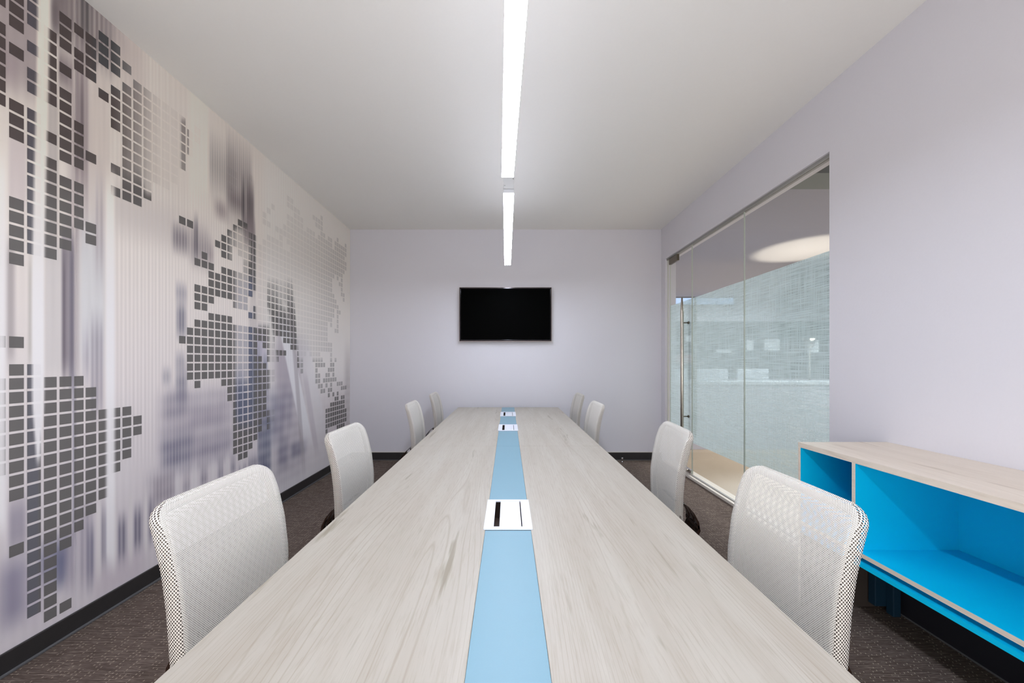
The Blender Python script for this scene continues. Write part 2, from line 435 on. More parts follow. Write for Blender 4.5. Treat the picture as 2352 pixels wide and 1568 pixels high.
# ================================================================== THE MURAL
W = -XL
P = 0.0281
ANC_I = [-4, 0, 4, 4.82, 5, 9, 14, 22, 22.8, 23, 31, 43, 56, 60]
ANC_T = [8.7176 - 4 * .3265, 8.7176, 10.0236, 10.2455, 10.2955, 11.606, 13.22, 15.82, 16.05, 16.103, 18.692, 22.568, 26.64, 27.9]
def tcol(i): return np.interp(i, ANC_I, ANC_T)
def t_of_x(x): return 1e4 / (CX - x)
def r_of(x, y): return (CY - y) / (CX - x)
Y_OF_T = lambda t: FPX * W * t * 1e-4
Z_OF_R = lambda r: H + r * W

def sstep(v, a, b): 
    q = np.clip((v - a) / (b - a), 0, 1); return q * q * (3 - 2 * q)
# soft printed streaks: (x0,x1,y0,y1 as seen in the photo, soft_x, soft_y, colour, opacity)
BEAM = (226, 222, 222)
STREAKS = [
 (-60, 100, -60, 190, 6, 60, (166, 148, 150), .75),
 (0, 40, 120, 190, 12, 50, (178, 156, 160), .6),
 (118, 262, -80, 120, 10, 60, (132, 116, 118), .85),
 (183, 207, -60, 90, 9, 40, (92, 86, 88), .75),
 (118, 134, 0, 75, 6, 30, (118, 104, 108), .7),
 (235, 290, 40, 110, 14, 40, (176, 162, 160), .7),
 (262, 330, 60, 200, 22, 60, (200, 186, 180), .6),
 (134, 166, 125, 205, 5, 30, (134, 116, 120), .75),
 (172, 200, 90, 420, 8, 60, (138, 120, 124), .75),
 (160, 206, 180, 560, 14, 90, (166, 146, 150), .55),
 (180, 192, 200, 330, 4, 50, (112, 98, 104), .55),
 (208, 250, 170, 420, 10, 40, (206, 192, 184), .5),
 (110, 132, 190, 560, 5, 50, (180, 168, 164), .55),
 (20, 60, 310, 470, 7, 30, (198, 184, 184), .6),
 (13, 33, 560, 830, 8, 40, (172, 160, 160), .75),
 (64, 74, 600, 830, 4, 40, (176, 170, 160), .5),
 (103, 142, 560, 860, 8, 30, (196, 190, 188), .7),
 (141, 173, 540, 860, 4, 50, (134, 122, 132), .85),
 (144, 150, 590, 860, 2, 60, (104, 94, 106), .5),
 (158, 170, 560, 900, 3, 60, (112, 106, 124), .55),
 (166, 174, 860, 1240, 3, 40, (142, 138, 158), .75),
 (174, 183, 480, 870, 3, 60, (170, 156, 160), .6),
 (183, 240, 520, 840, 9, 70, (202, 202, 204), .7),
 (190, 205, 770, 870, 5, 60, (170, 160, 172), .7),
 (208, 236, 740, 950, 5, 50, (158, 148, 160), .75),
 (216, 240, 420, 620, 7, 80, (178, 164, 168), .7),
 (262, 300, 930, 1120, 6, 60, (208, 202, 202), .5),
 (250, 480, 470, 560, 30, 40, (178, 166, 166), .35),
 (396, 432, 525, 575, 8, 22, (116, 106, 116), .75),
 (436, 480, 540, 600, 8, 40, (124, 112, 120), .65),
 (446, 454, 505, 590, 3, 30, (92, 86, 98), .7),
 (478, 490, 560, 610, 4, 30, (140, 124, 130), .6),
 (404, 428, 655, 690, 6, 20, (134, 130, 148), .65),
 (406, 426, 700, 770, 6, 25, (110, 108, 128), .8),
 (404, 424, 812, 845, 7, 20, (136, 132, 148), .6),
 (372, 392, 850, 880, 7, 20, (144, 140, 154), .7),
 (404, 428, 850, 925, 7, 35, (112, 110, 130), .8),
 (368, 535, 895, 1040, 24, 30, (158, 148, 162), .7),
 (380, 430, 900, 960, 16, 20, (124, 118, 138), .55),
 (372, 440, 1000, 1080, 14, 30, (104, 102, 128), .75),
 (440, 530, 1010, 1060, 18, 24, (120, 112, 136), .65),
 (430, 520, 940, 975, 20, 18, (146, 134, 152), .55),
 (340, 400, 1080, 1180, 20, 24, (152, 140, 152), .5),
 (480, 540, 345, 440, 6, 50, (170, 160, 154), .75),
 (520, 578, 350, 500, 5, 60, (156, 144, 142), .8),
 (525, 560, 445, 480, 12, 24, (120, 104, 108), .75),
 (495, 520, 465, 500, 12, 18, (140, 122, 126), .7),
 (555, 562, 420, 520, 3, 40, (84, 74, 80), .85),
 (566, 583, 430, 530, 4, 40, (92, 78, 84), .85),
 (560, 585, 500, 560, 4, 24, (140, 122, 126), .8),
 (576, 587, 540, 680, 2, 40, (150, 138, 140), .6),
 (572, 590, 700, 790, 4, 40, (190, 182, 180), .8),
 (588, 612, 760, 830, 4, 30, (176, 170, 186), .8),
 (604, 614, 815, 850, 3, 16, (140, 142, 168), .8),
 (540, 560, 860, 960, 5, 40, (150, 156, 186), .7),
 (575, 600, 800, 960, 6, 60, (104, 112, 142), .7),
 (600, 618, 860, 980, 5, 40, (112, 110, 138), .7),
 (592, 622, 955, 1100, 4, 30, (78, 84, 116), .85),
 (620, 650, 900, 1010, 7, 30, (96, 100, 134), .75),
 (628, 700, 790, 1100, 18, 50, (158, 144, 158), .7),
 (645, 672, 880, 980, 8, 40, (114, 108, 134), .6),
 (640, 660, 1010, 1070, 8, 24, (96, 94, 124), .7),
 (668, 702, 1015, 1045, 8, 14, (92, 92, 120), .75),
 (600, 615, 1060, 1110, 6, 26, (88, 90, 120), .7),
 (570, 590, 1050, 1090, 3, 20, (100, 98, 124), .6),
 (548, 566, 1070, 1090, 3, 14, (110, 104, 128), .6),
 (700, 800, 900, 1050, 30, 60, (186, 172, 174), .6),
 (792, 806, 820, 1010, 6, 60, (160, 150, 150), .55),
 (636, 668, 740, 900, 8, 50, (168, 156, 170), .6),
 (0, 60, 1290, 1430, 24, 40, (142, 134, 158), .8),
 (20, 58, 1150, 1260, 10, 40, (152, 142, 158), .75),
 (90, 160, 1240, 1330, 14, 40, (134, 132, 160), .75),
 (128, 150, 1260, 1345, 10, 30, (112, 114, 146), .75),
 (150, 175, 1220, 1350, 7, 40, (156, 146, 164), .6),
 (60, 100, 1320, 1420, 20, 40, (186, 176, 188), .6),
 (180, 210, 1160, 1340, 6, 50, (160, 150, 166), .7),
 (200, 216, 1210, 1340, 5, 40, (120, 116, 140), .75),
 (232, 250, 1170, 1300, 5, 40, (126, 120, 140), .8),
 (270, 290, 1190, 1290, 5, 30, (112, 106, 128), .8),
 (306, 326, 1170, 1260, 5, 30, (108, 102, 124), .8),
 (340, 352, 1150, 1240, 5, 30, (124, 116, 136), .8),
 (220, 330, 1280, 1350, 20, 30, (190, 178, 184), .6),
 (355, 400, 1100, 1150, 8, 24, (140, 128, 140), .6),
 (420, 436, 1090, 1140, 4, 24, (142, 130, 146), .6),
 (460, 476, 1075, 1120, 4, 20, (132, 122, 140), .7),
 (500, 512, 1060, 1110, 3, 20, (120, 112, 134), .7),
 (530, 540, 1050, 1090, 3, 20, (120, 112, 134), .7),
 # pale beams
 (440, 452, 1070, 1160, 3, 30, (212, 206, 206), .7),
 (484, 496, 1060, 1140, 3, 26, (212, 206, 206), .7),
 (402, 412, 1085, 1165, 3, 26, (212, 206, 206), .7),
 (518, 526, 1045, 1110, 2, 20, (212, 206, 206), .7),
 (552, 558, 1040, 1090, 2, 18, (212, 206, 206), .7),
 (258, 266, 1100, 1300, 4, 40, (214, 208, 206), .8),
 (296, 304, 1140, 1290, 3, 34, (212, 206, 204), .8),
 (332, 338, 1130, 1270, 3, 30, (212, 206, 204), .8),
 (221, 232, 1150, 1330, 4, 36, (214, 208, 206), .7),
]
SLANT = [  # slanted streaks: x at top, y top, x at bottom, y bottom, half width, soft, colour, opacity
 (650, 740, 706, 1010, 9, 5, (216, 214, 216), .9),
 (668, 700, 696, 1060, 2.5, 4, (160, 152, 156), .6),
 (690, 780, 742, 1020, 12, 10, (210, 206, 208), .6),
 (700, 860, 726, 1030, 3, 5, (176, 166, 172), .5),
]
def bg(t, r):
    """print colour (0..255) of the wallpaper ground at wall coordinates t,r"""
    u = 1e4 / t; x = CX - u; y = CY - r * u
    out = np.empty(t.shape + (3,)); 
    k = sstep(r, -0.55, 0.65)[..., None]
    out[:] = np.array((205, 197, 199)) * (1 - k) + np.array((226, 216, 206)) * k  # lightened towards the top, making up for weak lamp light up there
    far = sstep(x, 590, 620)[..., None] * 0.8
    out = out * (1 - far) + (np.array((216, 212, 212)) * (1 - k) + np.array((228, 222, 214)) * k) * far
    # thin vertical ribs
    amp = 0.5 + 0.5 * np.sin(t * 1.7)
    rib = np.sin(2 * np.pi * t / 0.122)
    zone = sstep(x, 255, 275) * (1 - sstep(x, 560, 590)) * sstep(y, 380, 500) * (1 - sstep(y, 1010, 1100))
    zone2 = sstep(x, 130, 170) * (1 - sstep(x, 350, 420)) * (1 - sstep(y, 400, 520)) * 0.9
    zone3 = sstep(x, 100, 120) * (1 - sstep(x, 240, 250)) * sstep(y, 500, 600) * (1 - sstep(y, 880, 960)) * .6
    out = out - (rib * (zone * 4 + zone2 * 4 + zone3 * 4) * (0.65 + .35 * amp))[..., None]
    ribz = sstep(x, 140, 180); rowz = sstep(x, 320, 380) * sstep(y, 840, 900)
    for (x0, x1, y0, y1, sx, sy, c, op) in STREAKS:
        xm, ym = (x0 + x1) / 2, 0
        wx = sstep(x, x0 - sx, x0 + sx) * (1 - sstep(x, x1 - sx, x1 + sx))
        r0, r1, sr = r_of(xm, y1), r_of(xm, y0), sy / (CX - xm)
        wy = sstep(r, r0 - sr, r0 + sr) * (1 - sstep(r, r1 - sr, r1 + sr))
        a = wx * wy * op
        if min(c) < 175:
            a = a * (1 - ribz * (0.22 + 0.22 * rib)) * (1 - rowz * (0.16 + 0.10 * np.sin(2 * np.pi * r / 0.047) + 0.10 * np.sin(t * 7.3 + r * 21) * np.sin(t * 2.9 - r * 37)))
        mc = sum(c) / 3.0; c = [(0.78 * q_ + 0.22 * mc) * 0.94 for q_ in c] if mc < 175 else c
        a = a[..., None]
        out = out * (1 - a) + np.array(c) * a
    ribs2 = (rib * (zone * 2))[..., None]
    out = out - ribs2
    for (xa, ya, xb, yb, hw, so, c, op) in SLANT:
        f = (y - ya) / (yb - ya); xc = xa + f * (xb - xa)
        a = (sstep(f, -0.1, 0.15) * (1 - sstep(f, 0.85, 1.15)) * (1 - sstep(np.abs(x - xc), hw, hw + so)) * op)[..., None]
        out = out * (1 - a) + np.array(c) * a
    # small unevenness
    out = out + (2.2 * np.sin(t * 31 + 1.3 * r) * np.sin(r * 9 + t))[..., None]
    b = beam(x, y, r)[..., None]
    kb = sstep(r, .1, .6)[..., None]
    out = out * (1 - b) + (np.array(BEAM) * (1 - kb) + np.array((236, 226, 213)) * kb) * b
    return np.clip(out, 20, 255)
def beam(x, y, r):
    """vertical beams of light in the print that also wash over the squares"""
    b1l = 84 - 12 * sstep(y, 0, 700); b1r = 114 - 12 * sstep(y, 0, 700)
    nar = sstep(y, 900, 1080) * 10
    b = sstep(x, b1l - 4 + nar, b1l + 5 + nar) * (1 - sstep(x, b1r - 6 - nar, b1r + 3 - nar)) * (1 - sstep(y, 1040, 1085))
    b = np.maximum(b, sstep(x, 238, 247) * (1 - sstep(x, 258, 268)) * sstep(y, 360, 460) * (1 - sstep(y, 1260, 1330)))
    b = np.maximum(b, (1 - sstep(x, 4, 22)) * sstep(y, 300, 420) * (1 - sstep(y, 1180, 1260)) * .92)
    b = np.maximum(b, .6 * sstep(x, 425, 440) * (1 - sstep(x, 474, 484)) * (1 - sstep(y, 420, 520)))
    return b
def ink(t, r):
    """opacity of the printed map squares"""
    u = 1e4 / t; x = CX - u; y = CY - r * u
    a = np.full(t.shape, 0.93)
    # they fade out towards the upper right
    up = 1 - sstep(y, 370 + 62 * sstep(x, 318, 338), 440 + 18 * sstep(x, 318, 338))
    fade = sstep(x, 285, 372) * up
    a = a * (1 - 0.93 * fade)
    a = a * (1 - .35 * sstep(x, 250, 300) * up)
    a = np.maximum(a, .5 * sstep(x, 412, 418) * (1 - sstep(x, 426, 428)) * sstep(y, 262, 285) * (1 - sstep(y, 400, 410)))
    a = np.maximum(a, .75 * sstep(x, 429, 430) * (1 - sstep(x, 432, 433)) * sstep(y, 285, 300) * (1 - sstep(y, 350, 362)))
    # pale window inside the middle group
    mid = sstep(x, 533, 545) * (1 - sstep(x, 566, 572)) * sstep(y, 515, 530) * (1 - sstep(y, 860, 900))
    a = a * (1 - 0.62 * mid)
    mid2 = sstep(x, 520, 530) * (1 - sstep(x, 574, 579)) * sstep(y, 520, 540) * (1 - sstep(y, 590, 610))
    a = a * (1 - 0.45 * mid2)
    right = sstep(x, 584.5, 588) * (1 - sstep(y, 740, 760) * (1 - sstep(x, 612, 622)) )
    pale = 0.075 + 0.14 * sstep(x, 690, 790)
    # tower behind the pale grid stays dark
    tower = sstep(x, 611, 614) * (1 - sstep(x, 668 + (y - 640) * .08, 674 + (y - 640) * .08)) * sstep(y, 625, 665)
    core = sstep(x, 633, 642) * (1 - sstep(x, 652, 664)) * (1 - sstep(y, 690, 730))
    slit = sstep(x - (y - 690) * .36, 640, 652) * (1 - sstep(x - (y - 690) * .10, 652, 662)) * sstep(y, 680, 700)
    slit2 = (1 - sstep(x, 612 + (y - 700) * .16, 622 + (y - 700) * .16)) * sstep(y, 690, 720)
    tw = tower * (1 - .45 * core) * (1 - .8 * slit) * (1 - .85 * slit2)
    low = sstep(y, 830, 945) * sstep(x, 680, 700)
    pale = np.maximum(pale, .88 * tw * (0.5 + .5 * sstep(y, 655, 720)))
    pale = np.maximum(pale, .92 * low * (0.75 + .25 * sstep(x, 740, 770)))
    pale = np.maximum(pale, .4 * sstep(y, 815, 835) * sstep(x, 680, 690))
    a = a * (1 - right) + pale * right
    a = a * (1 - 0.97 * beam(x, y, r))
    return a
def ink_col(t, r):
    u = 1e4 / t; x = CX - u; y = CY - r * u
    top = (1 - sstep(y, 250, 520))[..., None]
    c = np.array((96, 93, 91)) * (1 - top) + np.array((76, 66, 65)) * top
    bl = (sstep(x, 536, 548) * (1 - sstep(x, 576, 588)) * sstep(y, 620, 660) * (1 - sstep(y, 950, 1000)) * .7)[..., None]
    c = c * (1 - bl) + np.array((92, 99, 124)) * bl
    bl2 = (sstep(x, 196, 232) * (1 - sstep(y, 180, 230)) * .5)[..., None]
    c = c * (1 - bl2) + np.array((62, 72, 78)) * bl2
    sl = (sstep(x, 55, 66) * (1 - sstep(x, 84, 92)) * .5)[..., None]
    c = c * (1 - sl) + np.array((88, 90, 104)) * sl
    return c
# print strength: what the lamps do not take away
PRINT_GAIN = 1.2
def to_lin(c): return np.clip(lin(c) * PRINT_GAIN, 0, 0.93)

def grid_mesh(name, T, R, cols, xoff, parent):
    nt_, nr = T.shape
    co_ = np.stack([np.full(T.shape, XL + xoff), Y_OF_T(T), Z_OF_R(R)], -1).reshape(-1, 3)
    me = bpy.data.meshes.new(name)
    idx = np.arange(nt_ * nr).reshape(nt_, nr)
    q = np.stack([idx[:-1, :-1], idx[1:, :-1], idx[1:, 1:], idx[:-1, 1:]], -1).reshape(-1, 4)[:, ::-1]
    me.vertices.add(len(co_)); me.vertices.foreach_set('co', co_.ravel())
    me.loops.add(q.size); me.loops.foreach_set('vertex_index', q.ravel())
    me.polygons.add(len(q)); me.polygons.foreach_set('loop_start', np.arange(0, q.size, 4)); 
    me.update(calc_edges=True)
    ca = me.color_attributes.new('print', 'FLOAT_COLOR', 'POINT')
    c4 = np.ones((len(co_), 4)); c4[:, :3] = cols.reshape(-1, 3)
    ca.data.foreach_set('color', c4.ravel())
    me.materials.append(M['print'])
    o = bpy.data.objects.new(name, me); COL.objects.link(o); o.parent = parent
    return o

ZB_M, ZT_M = 0.094, ZC + .045
R0, R1 = (ZB_M - H) / W, (ZT_M - H) / W
T_END = YB * 1e4 / (FPX * W) - .01
T_START = 0.6 * 1e4 / (FPX * W)
mural = empty('wall_mural', (XL, 2.5, 0), 'pale wallpaper mural of a pixel-square world map over blurred purple streaks on the left wall', 'mural')
mural_inv = Matrix.Translation((-XL, -2.5, 0))
SEAMS = [T_START, 4.1, 10.07, 16.05, 22.02, T_END]
rows_r = np.arange(R0, R1 + .004, .0085); rows_r[-1] = R1
strips = []
for a, b in zip(SEAMS, SEAMS[1:]):
    n = max(8, int((b - a) / 0.021))
    ts = np.linspace(a, b - .004, n)
    T, R = np.meshgrid(ts, rows_r, indexing='ij')
    T2 = np.maximum(T, 7.9)          # off-frame part repeats the edge tone
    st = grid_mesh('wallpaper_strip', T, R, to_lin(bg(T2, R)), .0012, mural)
    st.matrix_parent_inverse = mural_inv
    strips.append((a, b, st))
CELLS = {
 -1: [-9, -7, -5, -4, -3, -2, -1, 0, 17, (20, 26)],
 0: [-8, -7, -6, -4, 0, 1, 2, (7, 11), 17, (19, 28), 32],
 1: [-9, -8, -7, -5, -3, -2, (0, 10), (19, 37)],
 2: [(-7, -2), 1, (3, 10), (20, 38)],
 3: [-9, -8, -7, -5, (-3, 2), (4, 9), (20, 33), 38],
 4: [-9, -7, -6, (-1, 2), (4, 7), (20, 32)],
 5: [(-9, -6), 1, 7, 8, (21, 31)],
 6: [(-10, -8), -5, (23, 30)],
 7: [(-10, -8), (-6, -3), 1, 3, (23, 28)],
 8: [-9, (-7, 3), (23, 27)],
 9: [(-8, 3), 24, 25],
 10: [(-8, 2)], 11: [(-8, 0)], 12: [(-8, 0)], 13: [(-8, -1)],
 14: [(-8, -3), 3, 16],
 15: [(-7, -5), 3, (15, 20)],
 16: [-8, -7, 7, (10, 12), (14, 21)],
 17: [6, 7, (10, 12), (14, 20)],
 18: [(7, 11), (13, 20)],
 19: [4, (8, 10), (13, 20)],
 20: [(3, 5), (7, 10), (13, 21)],
 21: [(-6, -4), (2, 5), (7, 10), (13, 23)],
 22: [-6, -5, (1, 3), (7, 11), (14, 30)],
 23: [(0, 4), (7, 11), (14, 31)],
 24: [(0, 11), (14, 31)],
 25: [-7, (1, 9), 12, (14, 30)],
 26: [(1, 8), 11, 12, (14, 29)],
 27: [(2, 15), (18, 28)],
 28: [-3, -2, (1, 16), (19, 26)],
 29: [-4, -2, (0, 18), (20, 22), (26, 28)],
 30: [-5, (0, 18), 20, 21, 26, 27],
 31: [-2, (0, 14), 17, 18],
 32: [(-2, 14), 17],
 33: [-3, -2, (1, 15), 17],
 34: [-8, -7, (-5, -1), (1, 15)],
 35: [-8, -7, (-5, 16)],
 36: [(-7, 16)], 37: [(-7, 19)], 38: [(-6, 20)], 39: [(-4, 17)], 40: [(-5, 16)], 41: [(-5, 17)],
 42: [-8, (-5, 18)], 43: [-8, -7, (-4, 22)], 44: [-8, -7, (-5, 19), (21, 23)],
 45: [-9, -8, -7, (-6, 16), 18, 19, 23, 24],
 46: [(-6, 16), 19, 22, 24],
 47: [(-5, 16), 21, 22, 23, (28, 32)],
 48: [(-6, 10), 15, 16, 20, 21, 22, 24, 25, (28, 31)],
 49: [(-6, 11), (15, 20), 22, 23, 24, (27, 31)],
 50: [(-4, 1), (5, 9), (19, 22), 25, (27, 31)],
 51: [(-6, 0), 6, 7, 12, 18, 22, 26, (27, 31)],
 52: [(-7, 1), (7, 12), 23, 25, 26, (27, 33)],
 53: [(-6, 0), 2, 8, 23, (27, 33)],
 54: [(-6, 4), 23, 24, (26, 33)],
 55: [(-6, -1), 4, 5, 24, (26, 32)],
 56: [(-7, -5), -3, -2, 24, (29, 31)],
}
sq = {}
for i, lst in CELLS.items():
    t0 = float(tcol(i)); t1 = min(t0 + 0.265, float(tcol(i + 1)) - .05)
    ks = []
    for e in lst: ks += list(range(e[0], e[1] + 1)) if isinstance(e, tuple) else [e]
    for sidx, (a, b, st) in enumerate(strips):
        if a <= t0 < b:
            t1c = t1
            for k in sorted(set(ks)):
                sq.setdefault(sidx, []).append((t0, t1c, k))
for sidx, cells in sq.items():
    NX, NZ = 9, 5
    vs, cs, qs = [], [], []
    for t0, t1, k in cells:
        off = 0.0015 * (min(t0, 12) - 8.7) if t0 < 12 else .005
        rt = .5293 - P * k + 0.0; rb = rt - 0.82 * P
        T, R = np.meshgrid(np.linspace(t0, t1, NX), np.linspace(rb, rt, NZ), indexing='ij')
        A = ink(T, R)[..., None]
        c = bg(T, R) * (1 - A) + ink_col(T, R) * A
        base = sum(len(v) for v in vs)
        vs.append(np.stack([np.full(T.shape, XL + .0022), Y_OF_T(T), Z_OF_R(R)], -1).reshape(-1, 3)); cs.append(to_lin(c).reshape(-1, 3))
        idx = base + np.arange(NX * NZ).reshape(NX, NZ)
        qs.append(np.stack([idx[:-1, :-1], idx[1:, :-1], idx[1:, 1:], idx[:-1, 1:]], -1).reshape(-1, 4)[:, ::-1])
    v = np.concatenate(vs); c = np.concatenate(cs); q = np.concatenate(qs)
    me = bpy.data.meshes.new('printed_squares')
    me.vertices.add(len(v)); me.vertices.foreach_set('co', v.ravel())
    me.loops.add(q.size); me.loops.foreach_set('vertex_index', q.ravel())
    me.polygons.add(len(q)); me.polygons.foreach_set('loop_start', np.arange(0, q.size, 4)); me.update(calc_edges=True)
    ca = me.color_attributes.new('print', 'FLOAT_COLOR', 'POINT')
    c4 = np.ones((len(v), 4)); c4[:, :3] = c; ca.data.foreach_set('color', c4.ravel())
    me.materials.append(M['print'])
    o = bpy.data.objects.new('printed_squares', me); COL.objects.link(o); o['kind'] = 'stuff'
    o.parent = strips[sidx][2]

# ================================================================== BEYOND THE GLASS
OX0, OX1, OY0, OY1 = XR + WT, 11.0, 1.2, 11.0
ZO = 3.22
struct('floor_office', (XR, OX1, OY0, OY1, -.12, -.002), M['office_floor'])
bm = bmesh.new()
box(bm, OX0, OX1, OY0, OY1, ZO, ZO + .15)
tag(obj('ceiling_office', bm, M['office_ceiling']), kind='structure')
struct('wall_office_far', (OX0 - .1, OX1, OY1, OY1 + .1, 0, ZO), M['office_wall'])
struct('wall_office_right', (OX1, OX1 + .1, OY0, OY1 + .1, 0, ZO), M['office_wall'])
struct('wall_office_near', (OX0, OX1 + .1, OY0 - .1, OY0, 0, ZO), M['office_wall'])
struct('wall_office_left', (OX0 - .1, OX0, YB + .15, OY1 + .1, 0, ZO), M['office_wall'])
struct('trim_3', (OX0, OX1, 3.20, 3.5, 2.93, ZO), M['beam'])       # ceiling beam
struct('trim_4', (5.65, 9.2, 7.4, 7.5, 2.80, ZO), M['board_dark'])       # dark bulkhead
wf = empty('window_2', (0, 0, 0), kind='structure')
bm = bmesh.new(); box(bm, 3.4, 6.6, OY1 - .02, OY1 - .005, 3.0, 3.19); obj('window_pane', bm, M['sky_window'], wf)
bm = bmesh.new(); box(bm, 3.36, 6.64, OY1 - .04, OY1, 2.96, 3.0); box(bm, 3.36, 6.64, OY1 - .04, OY1, 3.19, 3.22); obj('window_frame', bm, M['grey_track'], wf)
# low counter facing the glass
cn = empty('low_counter', (3.6, 5.7, 0), 'low pale counter with a blue top edge seen through the frosted glass', 'counter')
boxobj('front_panel', (-1.3, 4.2, -.03, .0, 0, .98), M['office_wall'], cn)
boxobj('counter_top', (-1.32, 4.22, -.05, .4, .98, 1.02), M['desk_white'], cn)
boxobj('side_panel', (-1.3, -1.26, 0, .38, 0, .98), M['office_wall'], cn)
# notice board on a partition
nb = empty('notice_board', (6.2, 7.4, 0), 'dark green pinboard covered with loose papers behind the frosted glass', 'notice board')
boxobj('board', (-3.4, 3.0, 0, .05, 1.0, 2.12), M['board_dark'], nb)
for x, z, w_, h_, mt in ((-2.7, 1.72, .16, .12, 'paper'), (-2.1, 1.5, .3, .07, 'paper'), (-1.5, 1.55, .14, .2, 'paper'), (-1.15, 1.55, .3, .22, 'paper'),
                         (-.3, 1.5, .22, .26, 'paper'), (.35, 1.55, .4, .25, 'paper_yellow'), (.95, 1.5, .25, .25, 'paper'), (-2.9, 1.3, .35, .16, 'paper_pink'),
                         (1.6, 1.42, .35, .2, 'paper'), (2.1, 1.7, .2, .3, 'paper')):
    boxobj('paper_sheet', (x, x + w_, -.006, 0, z, z + h_), M[mt], nb)
boxobj('board_support', (-3.4, 3.0, .02, .05, 0, 1.0), M['office_wall'], nb)
for n_, (x, y, lab) in enumerate(((2.8, 6.45, 'white monitor back nearest the door, blurred behind the frosted glass'),
                   (3.5, 6.45, 'white monitor back in the middle of the counter row behind the frosted glass'),
                   (4.2, 6.45, 'white monitor back farthest from the door behind the frosted glass'))):
    mo = empty('desktop_monitor', (x, y, 0), lab, 'monitor', 'monitors beyond the frosted glass')
    boxobj('housing', (-.27, .27, -.02, .02, .86, 1.2), M['desk_white'], mo, .008)
    boxobj('stand', (-.03, .03, .02, .04, .76, .95), M['metal'], mo)
    boxobj('foot', (-.1, .1, -.06, .1, .752, .762), M['metal'], mo)
dk = empty('office_desk', (3.4, 6.62, 0), 'long white office desk behind the counter beyond the glass', 'desk')
boxobj('desktop', (-1.1, 1.35, -.4, .4, .725, .752), M['desk_white'], dk)
for sx in (-1.05, 1.28): boxobj('leg', (sx, sx + .04, -.36, .36, 0, .725), M['grey_track'], dk)
# a picture frame and sheets at the far end of the office, seen through the door
for (x, z, w_, h_, lab, nm) in ((3.05, 1.72, .42, .62, 'pale framed poster highest on the far office wall behind the door', 'framed_poster'),
                            (2.75, 1.2, .62, .4, 'pale blue sheet low on the far office wall behind the door', 'wall_sheet')):
    f = empty(nm, (x, OY1, z), lab, 'poster')
    boxobj('frame', (0, w_, -.03, 0, 0, h_), M['steel_blue'], f)
    boxobj('sheet', (.03, w_ - .01, -.034, -.03, .03, h_ - .02), M['paper'], f)
# warm wall washer that throws the pale oval on the office ceiling
wl = empty('uplighter', (5.1, 6.35, 0), 'slim floor uplighter throwing a warm oval on the office ceiling', 'lamp')
bm = bmesh.new(); lathe(bm, [(.13, 0), (.13, .02), (.015, .03), (.015, 1.55), (.05, 1.58), (.11, 1.72), (.10, 1.72), (.03, 1.62)]); obj('stand', bm, M['metal'], wl, True)
lp = bpy.data.lights.new('uplighter_bulb', 'SPOT'); lp.energy = 170; lp.color = (1, .9, .68); lp.spot_size = math.radians(64); lp.spot_blend = .4; lp.shadow_soft_size = .04
lo = bpy.data.objects.new('uplighter_bulb', lp); COL.objects.link(lo); lo.location = (5.1, 6.35, 1.76); lo.rotation_euler = (math.radians(180), 0, 0)

# ================================================================== TABLE
TZ = 0.75; TH = H - TZ
TY1 = FPX * TH / (935 - CY); TYS = FPX * TH / (1024 - CY); TY0 = .34
xa = TH * (CX - 1052) / (935 - CY); xb = TH * (1281.5 - CX) / (935 - CY)
SW = .0775
tb = empty('conference_table', (0, 0, 0), 'long pale wood conference table with a light blue strip down the middle', 'table')
for (y0, y1) in ((TY0, TYS - .0006), (TYS + .0006, TY1)):
    for (x0, x1) in ((-xa, -SW - .0004), (SW + .0004, xb)):
        boxobj('tabletop', (x0, x1, y0, y1, TZ - .03, TZ), M['table_wood'], tb, .0012)
BOXES = [(1217, 1149.5), (989.5, 975.5), (956, 946.5)]
yof = lambda py: FPX * TH / (py - CY)
cuts = [TY0] + [v for a, b in BOXES for v in (yof(a), yof(b))] + [TY1]
segs = [(cuts[0], cuts[1]), (cuts[2], TYS - .0006), (TYS + .0006, cuts[3]), (cuts[4], cuts[5]), (cuts[6], cuts[7])]
for a, b in segs: boxobj('inlay_strip', (-SW, SW, a, b, TZ - .03, TZ - .0008), M['strip_blue'], tb, .0005)
